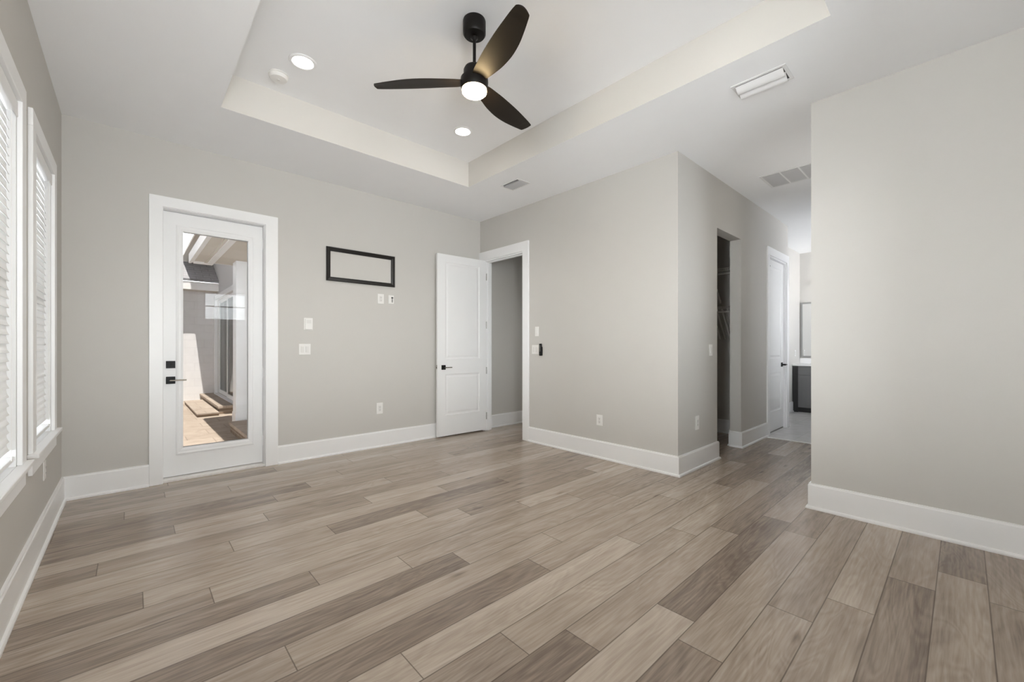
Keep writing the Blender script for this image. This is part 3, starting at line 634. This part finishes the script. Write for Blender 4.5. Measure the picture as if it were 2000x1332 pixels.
MB().lathe([(0, ZT), (0.070, ZT), (0.071, ZT - 0.008), (0.066, ZT - 0.010), (0.066, ZT - 0.026), (0.058, ZT - 0.036), (0.030, ZT - 0.041), (0, ZT - 0.041)], (0.845, 3.622, 0)).build('body', M['plate'], r, smooth=True)
MB().lathe([(0, -0.041), (0.012, -0.041), (0.012, -0.044), (0, -0.045)], (0.845, 3.622, ZT), 24).build('test_button', M['plate_in'], r, smooth=True)

def slat_vent(cx, cy, wx, wy, label):
    r = tag(empty('air_vent', (cx, cy, ZC), world=True), label, 'vent', 'supply vents in the ceiling')
    mb = MB(); z0, z1 = ZC - 0.006, ZC; f = 0.022
    for a, b in (((-wx / 2, -wy / 2), (-wx / 2 + f, wy / 2)), ((wx / 2 - f, -wy / 2), (wx / 2, wy / 2)), ((-wx / 2 + f, -wy / 2), (wx / 2 - f, -wy / 2 + f)), ((-wx / 2 + f, wy / 2 - f), (wx / 2 - f, wy / 2))):
        mb.box((cx + a[0], cy + a[1], z0), (cx + b[0], cy + b[1], z1))
    mb.build('frame', M['vent'], r, bevel=0.002)
    MB().box((cx - wx / 2 + f, cy - wy / 2 + f, ZC - 0.0015), (cx + wx / 2 - f, cy + wy / 2 - f, ZC)).build('duct_shadow_sheet', M['vent_dark'], r)  # flat dark sheet stands in for the shade inside the duct
    return r, f
r, f = slat_vent(3.205, 3.440, 0.205, 0.290, 'small louvred ceiling vent near the bedroom door corner')
mb = MB(); n_ = 9
for i in range(n_):
    yy = 3.440 - 0.123 + 0.246 * (i + 0.5) / n_
    mb.prism([(3.205 - 0.055, yy - 0.011, ZC - 0.002), (3.205 - 0.055, yy + 0.009, ZC - 0.013), (3.205 - 0.055, yy + 0.011, ZC - 0.012), (3.205 - 0.055, yy - 0.009, ZC - 0.001)], (0.135, 0, 0))
mb.box((3.205 - 0.062, 3.440 - 0.123, ZC - 0.016), (3.205 - 0.056, 3.440 + 0.123, ZC - 0.001))
mb.build('louvres', M['grille'], r)
r, f = slat_vent(3.237, 0.950, 0.215, 0.335, 'ceiling vent with two curved blades near the hallway mouth')
mb = MB()
for k, (xc, wd, dp) in enumerate(((3.195, 0.062, 0.030), (3.262, 0.066, 0.034))):
    pts = []
    for j in range(9):
        a = j / 8; pts.append((xc - wd / 2 + wd * a, ZC - 0.004 - dp * math.sin(a * PI * 0.62)))
    poly = [(x, 0.950 - 0.145, z) for x, z in pts] + [(x - 0.001, 0.950 - 0.145, z + 0.003) for x, z in pts[::-1]]
    mb.prism(poly, (0, 0.290, 0))
mb.build('curved_blades', M['vent'], r, smooth=True)
r = tag(empty('return_grille', (5.24, 1.14, ZC), world=True), 'large pale return air grille in the hallway ceiling', 'vent')
gx0, gx1, gy0, gy1 = 5.035, 5.445, 0.81, 1.478
mb = MB(); z0 = ZC - 0.006
mb.box((gx0 - .025, gy0 - .025, z0), (gx0, gy1 + .025, ZC)); mb.box((gx1, gy0 - .025, z0), (gx1 + .025, gy1 + .025, ZC)); mb.box((gx0, gy0 - .025, z0), (gx1, gy0, ZC)); mb.box((gx0, gy1, z0), (gx1, gy1 + .025, ZC))
for yy in (0.977, 1.144, 1.311): mb.box((gx0, yy - 0.008, z0), (gx1, yy + 0.008, ZC))
mb.build('frame', M['vent'], r, bevel=0.002)
MB().box((gx0, gy0, ZC - 0.0012), (gx1, gy1, ZC)).build('filter_backing', M['grille'], r)
mb = MB(); x = gx0 + 0.008
while x < gx1 - 0.006:
    mb.prism([(x, gy0, ZC - 0.0015), (x + 0.009, gy0, ZC - 0.0055), (x + 0.010, gy0, ZC - 0.0045), (x + 0.001, gy0, ZC - 0.001)], (0, gy1 - gy0, 0)); x += 0.0135
mb.build('louvres', M['grille'], r)

r = tag(empty('added_hall_lamp', (4.95, 0.905, ZC), world=True), 'round pendant lamp added to brighten the hallway, hidden behind the bare wall', 'ceiling light')  # hidden lamp added to brighten the hallway and its ceiling
MB().lathe([(0, ZC), (0.075, ZC), (0.075, ZC - 0.018), (0.02, ZC - 0.03), (0.008, ZC - 0.04), (0.008, 2.37), (0.03, 2.36), (0.03, 2.34), (0, 2.34)], (4.95, 0.905, 0)).build('ceiling_plate', M['steel'], r, smooth=True)
MB().lathe([(0, 0.095)] + [(0.105 * math.sin(a * PI / 12), 0.095 * math.cos(a * PI / 12)) for a in range(1, 12)] + [(0, -0.095)], (4.95, 0.905, 2.25), 32).build('globe', M['globe'], r, smooth=True)

# ------------------------------------------------------------------ wall plates
def plate(kind, loc, rotz, label, name, cat, w_=0.072, h=0.117, group=None):
    r = tag(empty(name, loc, rotz), label, cat, group)
    MB().box((-w_ / 2, -0.006, -h / 2), (w_ / 2, 0, h / 2)).build('cover_plate', M['plate'], r, bevel=0.0025)
    if kind == 'switch1': MB().box((-0.016, -0.0105, -0.033), (0.016, -0.0055, 0.033)).build('rocker', M['plate_in'], r, bevel=0.002)
    if kind == 'switch2':
        for x in (-0.024, 0.024): MB().box((x - 0.016, -0.0105, -0.033), (x + 0.016, -0.0055, 0.033)).build('rocker', M['plate_in'], r, bevel=0.002)
    if kind == 'outlet':
        MB().box((-0.0165, -0.0095, -0.034), (0.0165, -0.0055, 0.034)).build('receptacle', M['plate_in'], r, bevel=0.002)
        mb = MB()
        for z in (-0.018, 0.018):
            mb.box((-0.008, -0.0100, z - 0.004), (-0.006, -0.0092, z + 0.005)); mb.box((0.006, -0.0100, z - 0.004), (0.008, -0.0092, z + 0.005)); mb.lathe([(0, -0.0100), (0.0022, -0.0100), (0.0022, -0.0092), (0, -0.0092)], (0, 0, z - 0.010), 12, 'y')
        mb.build('slots', M['slot'], r)
    if kind == 'keypad':
        MB().box((-w_ / 2 + 0.008, -0.018, -h / 2 + 0.008), (w_ / 2 - 0.008, -0.0055, h / 2 - 0.008)).build('body', M['plate'], r, bevel=0.004)
        MB().box((-w_ / 2 + 0.020, -0.0188, 0.008), (w_ / 2 - 0.020, -0.0175, h / 2 - 0.022)).build('display', M['plate_in'], r, bevel=0.001)
    if kind == 'cable':
        MB().box((0.0, -0.0075, 0.012), (0.026, -0.0055, 0.030)).build('brush_port', M['slot'], r)
        MB().box((0.004, -0.0072, -0.036), (0.022, -0.0055, 0.008)).build('jack_strip', M['greyslot'], r)
    if kind == 'blank':
        MB().box((-0.017, -0.0085, -0.034), (0.017, -0.0055, 0.034)).build('insert', M['plate'], r, bevel=0.002)
    return r
A = -PI / 2; O = PI / 2
plate('keypad', (1.418, YA, 1.468), 0, 'white rectangular wall control above the double switch', 'wall_control', 'wall control', 0.088, 0.135)
plate('switch2', (1.381, YA, 1.194), 0, 'white double light switch just past the patio door', 'light_switch', 'switch', 0.117, 0.116, 'light switches')
plate('outlet', (2.247, YA, 1.809), 0, 'white outlet high under the empty black frame', 'wall_outlet', 'outlet', 0.080, 0.119, 'wall outlets')
plate('cable', (2.383, YA, 1.811), 0, 'white cable plate with a dark port under the empty frame', 'cable_plate', 'wall plate', 0.072, 0.104)
plate('outlet', (2.233, YA, 0.470), 0, 'white outlet low on the wall between the two doors', 'wall_outlet', 'outlet', 0.080, 0.135, 'wall outlets')
plate('blank', (XW, 3.661, 1.416), A, 'slim white wall plate above the fan remote', 'sensor_plate', 'wall plate', 0.062, 0.120)
plate('switch2', (XW, 3.690, 1.186), A, 'white double light switch beside the open bedroom door', 'light_switch', 'switch', 0.117, 0.116, 'light switches')
plate('outlet', (XW, 2.705, 0.415), A, 'white outlet low on the wall right of the bedroom door', 'wall_outlet', 'outlet', 0.078, 0.117, 'wall outlets')
plate('switch1', (4.536, YC, 1.186), 0, 'white single light switch beside the closet opening', 'light_switch', 'switch', 0.076, 0.120, 'light switches')
plate('outlet', (4.204, YC, 0.455), 0, 'white outlet low beside the outside wall corner', 'wall_outlet', 'outlet', 0.080, 0.140, 'wall outlets')
plate('outlet', (XL, 3.93, 0.440), O, 'white outlet under the farther window', 'wall_outlet', 'outlet', 0.078, 0.120, 'wall outlets')
plate('outlet', (9.40, 2.19, 1.10), 0, 'white outlet above the bathroom counter', 'wall_outlet', 'outlet', 0.076, 0.120, 'wall outlets')
r = tag(empty('fan_remote', (XW, 3.585, 1.181), A), 'slim black remote in its cradle beside the bedroom door', 'remote')
MB().box((-0.021, -0.008, -0.070), (0.021, 0, 0.040)).build('cradle', M['black'], r, bevel=0.003)
MB().box((-0.019, -0.026, -0.072), (0.019, -0.008, 0.080)).build('body', M['black'], r, bevel=0.006, seg=3)
mb = MB()
for z in (0.05, 0.03, 0.01, -0.01): mb.lathe([(0, -0.0275), (0.006, -0.0275), (0.006, -0.0255), (0, -0.0255)], (0, 0, z), 14, 'y')
mb.build('buttons', M['greyslot'], r)

# empty black frame on the back wall
r = tag(empty('picture_frame', (2.0145, YA, 2.157), world=True), 'empty black rectangular frame on the greige wall', 'picture frame')
fx0, fx1, fz0, fz1 = 1.603, 2.427, 1.966, 2.348
prof = [(0.0, 0.0), (0.0, 0.020), (0.006, 0.026), (0.014, 0.024), (0.022, 0.016), (0.030, 0.014), (0.040, 0.009), (0.046, 0.008), (0.046, 0.0)]
mb = MB(); loops = []
for ins, dep in prof: loops.append([(fx0 + ins, YA - dep, fz0 + ins), (fx1 - ins, YA - dep, fz0 + ins), (fx1 - ins, YA - dep, fz1 - ins), (fx0 + ins, YA - dep, fz1 - ins)])
for p, q in zip(loops, loops[1:] + loops[:1]):
    for k in range(4): mb.face([p[k], p[(k + 1) % 4], q[(k + 1) % 4], q[k]])
bmesh.ops.remove_doubles(mb.bm, verts=mb.bm.verts, dist=1e-5)
mb.build('moulding', M['frame'], r)

# ------------------------------------------------------------------ closet shelving
def wire_shelf(label, y0, y1, x0, x1, z, along, braces):
    """ventilated wire shelf; along 'y' runs along the end wall, 'x' along the long wall"""
    r = tag(empty('wire_shelf', ((x0 + x1) / 2, (y0 + y1) / 2, z), world=True), label, 'shelf', 'white wire shelves in the closet')
    mb = MB()
    if along == 'y':
        n_ = int((y1 - y0) / 0.028)
        for i in range(n_ + 1):
            yy = y0 + (y1 - y0) * i / n_; mb.tube((x0, yy, z), (x1, yy, z), 0.0022, 6); mb.tube((x0, yy, z), (x0, yy, z - 0.03), 0.0022, 6)
        for xx, zz in ((x0, z), (x0, z - 0.03), ((x0 + x1) / 2, z - 0.003), (x1 - 0.01, z)): mb.tube((xx, y0, zz), (xx, y1, zz), 0.004, 8)
    else:
        n_ = int((x1 - x0) / 0.028)
        for i in range(n_ + 1):
            xx = x0 + (x1 - x0) * i / n_; mb.tube((xx, y0, z), (xx, y1, z), 0.0022, 6); mb.tube((xx, y0, z), (xx, y0, z - 0.03), 0.0022, 6)
        for yy, zz in ((y0, z), (y0, z - 0.03), ((y0 + y1) / 2, z - 0.003), (y1 - 0.01, z)): mb.tube((x0, yy, zz), (x1, yy, zz), 0.004, 8)
    mb.build('deck', M['wire'], r)
    if along == 'y': MB().tube((x0 + 0.02, y0, z - 0.07), (x0 + 0.02, y1, z - 0.07), 0.011, 12).build('hang_rod', M['wire'], r, smooth=True)
    else: MB().tube((x0, y0 + 0.02, z - 0.07), (x1, y0 + 0.02, z - 0.07), 0.011, 12).build('hang_rod', M['wire'], r, smooth=True)
    for q in braces:
        if along == 'y': MB().box((x0, q - 0.008, z - 0.012), (x0 + 0.012, q + 0.008, z)).prism([(x0 + 0.004, q - 0.010, z - 0.03), (x0 + 0.020, q - 0.010, z - 0.03), (x1 - 0.001, q - 0.010, z - 0.40), (x1 - 0.001, q - 0.010, z - 0.44)], (0, 0.02, 0)).build('brace', M['wire'], r)
        else: MB().prism([(q - 0.008, y0 + 0.004, z - 0.03), (q - 0.008, y0 + 0.016, z - 0.03), (q - 0.008, y1 - 0.001, z - 0.32), (q - 0.008, y1 - 0.001, z - 0.35)], (0.016, 0, 0)).build('brace', M['wire'], r)
    return r
wire_shelf('white wire shelf lower on the closet end wall', 1.96, 3.49, 5.87, 6.199, 1.765, 'y', (2.14, 2.21, 2.28, 2.35, 2.42, 2.49))
wire_shelf('white wire shelf high on the closet end wall', 1.96, 3.49, 5.87, 6.199, 2.28, 'y', (2.05, 2.35, 2.9))

# ------------------------------------------------------------------ bathroom
van = tag(empty('vanity_cabinet', (9.2, 1.3, 0), world=True), 'grey shaker vanity cabinet in the bathroom', 'cabinet')
vy0, vy1, vx = 0.60, 2.185, 9.205
MB().box((vx, vy0, 0.09), (9.748, vy1, 0.865)).build('body', M['cab'], van)
MB().box((vx + 0.06, vy0 + 0.01, 0.0), (9.748, vy1 - 0.01, 0.09)).build('toe_kick', M['cabdark'], van)
MB().box((vx - 0.004, vy1 - 0.09, 0.0), (vx, vy1 - 0.001, 0.865)).build('shaded_gap_filler', M['cabdark'], van)  # dark colour paints the shaded gap between cabinet and wall
yy = vy1 - 0.095
for k in range(3):
    y1_, y0_ = yy, yy - 0.44
    def shaker(z0, z1, nm):
        mb = MB(); f = 0.06
        mb.box((vx - 0.012, y0_, z0), (vx, y1_, z1)); mb.box((vx - 0.020, y0_, z0), (vx - 0.012, y0_ + f, z1)); mb.box((vx - 0.020, y1_ - f, z0), (vx - 0.012, y1_, z1)); mb.box((vx - 0.020, y0_ + f, z0), (vx - 0.012, y1_ - f, z0 + f)); mb.box((vx - 0.020, y0_ + f, z1 - f), (vx - 0.012, y1_ - f, z1))
        return mb.build(nm, M['cab'], van, bevel=0.0015)
    dr = MB().box((vx - 0.020, y0_, 0.70), (vx, y1_, 0.85)).build('drawer', M['cab'], van, bevel=0.002); dd = shaker(0.10, 0.69, 'door')
    yy -= 0.455
tag(MB().box((vx - 0.03, vy0 - 0.02, 0.865), (9.749, vy1 + 0.004, 0.895)).box((9.73, vy0 - 0.02, 0.895), (9.749, vy1 + 0.004, 1.0)).build('vanity_countertop', M['quartz'], bevel=0.003), 'white quartz counter and splash on the grey vanity', 'countertop')
r = tag(empty('wall_mirror', (9.749, 1.7, 1.55), world=True), 'framed bathroom mirror above the grey vanity', 'mirror')
ring_mb = MB(); my0, my1, mz0, mz1 = 1.25, 2.172, 1.016, 2.092
for a, b in (((my0, mz0), (my0 + 0.03, mz1)), ((my1 - 0.03, mz0), (my1, mz1)), ((my0 + 0.03, mz0), (my1 - 0.03, mz0 + 0.03)), ((my0 + 0.03, mz1 - 0.03), (my1 - 0.03, mz1))): ring_mb.box((9.725, a[0], a[1]), (9.75, b[0], b[1]))
ring_mb.build('mirror_frame', M['greyslot'], r, bevel=0.002)
MB().box((9.738, my0 + 0.02, mz0 + 0.02), (9.744, my1 - 0.02, mz1 - 0.02)).build('mirror_glass', M['mirror'], r)
r = tag(empty('vanity_light', (9.75, 1.68, 2.42), world=True), 'lit vanity lamp high on the bathroom end wall', 'wall light')
MB().box((9.72, 1.50, 2.38), (9.75, 1.86, 2.46)).build('backplate', M['steel'], r, bevel=0.003)
for yk in (1.55, 1.68, 1.81): MB().lathe([(0, -0.06), (0.035, -0.06), (0.042, 0.05), (0, 0.05)], (9.66, yk, 2.42), 24).build('lamp_shade', M['vanity_glow'], r, smooth=True)

# ------------------------------------------------------------------ courtyard beyond the patio door
GZ = -0.17
struct(MB().box((-6, 5.03, GZ - 0.2), (8, 16, GZ)).build('floor_patio', M['paver']), 'sunlit tan paver patio outside the glass door', 'patio')
struct(MB().box((0.1, 5.03, GZ), (1.15, 5.55, -0.03)).build('trim_2', M['paver']), 'tan step outside the patio door', 'step')
mb = MB(); grid_wall(mb, 'x', 1.66, 1.86, 8.3, 16.0, GZ, 3.6, [(10.45, 13.25, 0.02, 2.44)]); struct(mb.build('wall_patio', M['stucco']), 'shaded pale side wall with the sliding glass door', 'wall')
struct(MB().box((-4.0, 13.5, GZ), (1.9, 13.7, 2.66)).box((-1.1, 5.03, GZ), (-0.9, 16.0, 5.5)).build('wall_courtyard', M['siding']), 'pale block wall closing the courtyard, with an added unseen side wall blocking sky light', 'wall')  # tall side wall is unseen, added to block low sky light
struct(MB().box((1.275, 8.15, GZ), (1.60, 8.45, 2.65)).box((1.265, 8.14, GZ), (1.61, 8.46, 0.12)).build('pillar', M['extwhite']), 'square white porch pillar outside the patio door', 'pillar')
# sliding door
d4 = struct(empty('door_4', (1.66, 10.45, 0.02), world=True), 'white sliding glass door in the shaded patio wall', 'door')
mb = MB(); y0, y1, z0, z1 = 10.45, 13.25, 0.02, 2.44
mb.box((1.60, y0 - 0.10, z0 - 0.10), (1.66, y0, z1 + 0.12)); mb.box((1.60, y1, z0 - 0.10), (1.66, y1 + 0.10, z1 + 0.12)); mb.box((1.60, y0, z1), (1.66, y1, z1 + 0.12)); mb.box((1.58, y0, z0 - 0.12), (1.66, y1, z0))
mb.build('casing', M['extwhite'], d4, bevel=0.004)
for k in range(2):
    a = y0 + (y1 - y0) * k / 2; b = y0 + (y1 - y0) * (k + 1) / 2
    mb = MB(); xo = 1.665 + 0.03 * (k % 2)
    mb.box((xo, a, z0), (xo + 0.03, a + 0.07, z1)); mb.box((xo, b - 0.07, z0), (xo + 0.03, b, z1)); mb.box((xo, a + 0.07, z0), (xo + 0.03, b - 0.07, z0 + 0.09)); mb.box((xo, a + 0.07, z1 - 0.08), (xo + 0.03, b - 0.07, z1))
    fr = mb.build('sash', M['extwhite'], d4, bevel=0.003); MB().box((xo + 0.012, a + 0.06, z0 + 0.08), (xo + 0.018, b - 0.06, z1 - 0.07)).build('pane', M['glass_dark'], fr)
mb = MB(); yy = y0 + 0.05
while yy < y1 - 0.05:
    mb.box((1.76, yy, z0 + 0.05), (1.766, yy + 0.14, z1 - 0.02)); yy += 0.30
mb.build('vertical_blind', M['curtain'], d4)
MB().box((2.0, y0 - 0.3, GZ), (2.05, y1 + 0.3, 2.8)).build('dim_room_backing', M['darkroom'], d4)  # dark backing panel, its colour stands in for an unlit room
# porch roof and eave on the right
struct(MB().box((0.94, 5.03, 2.62), (1.02, 8.65, 2.85)).build('trim_3', M['fascia']), 'white porch beam above the patio', 'beam')
struct(MB().box((1.02, 5.03, 2.65), (3.5, 8.65, 2.71)).build('ceiling_porch', M['soffit']), 'beige porch ceiling outside the patio door', 'ceiling')
struct(MB().box((0.76, 5.03, 2.65), (0.94, 8.65, 2.69)).box((0.90, 5.03, 2.635), (0.94, 8.65, 2.66)).build('trim_4', M['soffit']), 'beige eave soffit beside the porch beam', 'soffit')
struct(MB().box((0.70, 5.03, 2.62), (0.735, 8.74, 2.77)).box((0.735, 5.03, 2.635), (0.76, 8.74, 2.77)).box((0.76, 8.65, 2.62), (1.02, 8.74, 2.77)).box((1.02, 8.65, 2.65), (1.66, 8.70, 2.71)).build('trim_5', M['fascia']), 'white fascia and gutter along the porch eave', 'gutter')
struct(MB().prism([(0.72, 5.03, 2.775), (3.5, 5.03, 3.9), (3.5, 5.03, 3.95), (0.72, 5.03, 2.82)], (0, 3.70, 0)).build('roof_porch', M['roof']), 'grey shingle porch roof', 'roof')
# eave along the patio side wall and the courtyard wall
struct(MB().box((0.99, 8.75, 3.60), (1.66, 15.9, 3.66)).build('trim_6', M['soffit']), 'beige eave high over the sliding door', 'soffit')
struct(MB().box((-4.0, 13.14, 2.66), (1.66, 13.5, 2.70)).build('trim_7', M['soffit']), 'beige soffit above the courtyard wall', 'soffit')
struct(MB().box((-4.0, 13.04, 2.66), (1.66, 13.14, 2.86)).build('trim_8', M['fascia']), 'pale gutter along the courtyard roof', 'gutter')
struct(MB().prism([(-4.0, 13.02, 2.865), (-4.0, 14.1, 3.45), (-4.0, 16.0, 3.3), (-4.0, 16.0, 3.36), (-4.0, 14.1, 3.51), (-4.0, 13.02, 2.925)], (5.66, 0, 0)).build('roof_courtyard', M['roof']), 'grey shingle roof behind the courtyard', 'roof')
# raised stone landings and low step
st = tag(empty('stone_landing', (1.45, 11.4, GZ), world=True), 'raised stone landing below the sliding door', 'step')
MB().box((1.325, 10.38, GZ), (1.655, 13.49, -0.05)).build('base', M['brick_edge'], st); MB().box((1.305, 10.35, -0.05), (1.655, 13.49, 0.0)).build('cap', M['paver'], st, bevel=0.006)
st = tag(empty('stone_landing', (1.4, 6.8, GZ), world=True), 'raised stone landing beside the white porch pillar', 'step')
MB().box((1.185, 5.04, GZ), (2.6, 8.08, -0.05)).build('base', M['brick_edge'], st); MB().box((1.165, 5.04, -0.05), (2.6, 8.10, 0.0)).build('cap', M['paver'], st, bevel=0.006)
st = tag(empty('stone_step', (1.1, 11.4, GZ), world=True), 'low tan stone step in front of the sliding door landing', 'step')
MB().box((0.955, 10.2, GZ), (1.302, 12.85, -0.125)).build('base', M['brick_edge'], st); MB().box((0.94, 10.17, -0.125), (1.304, 12.87, -0.095)).build('cap', M['paver'], st, bevel=0.006)

for o in S.objects:
    if '_org' in o: del o['_org']
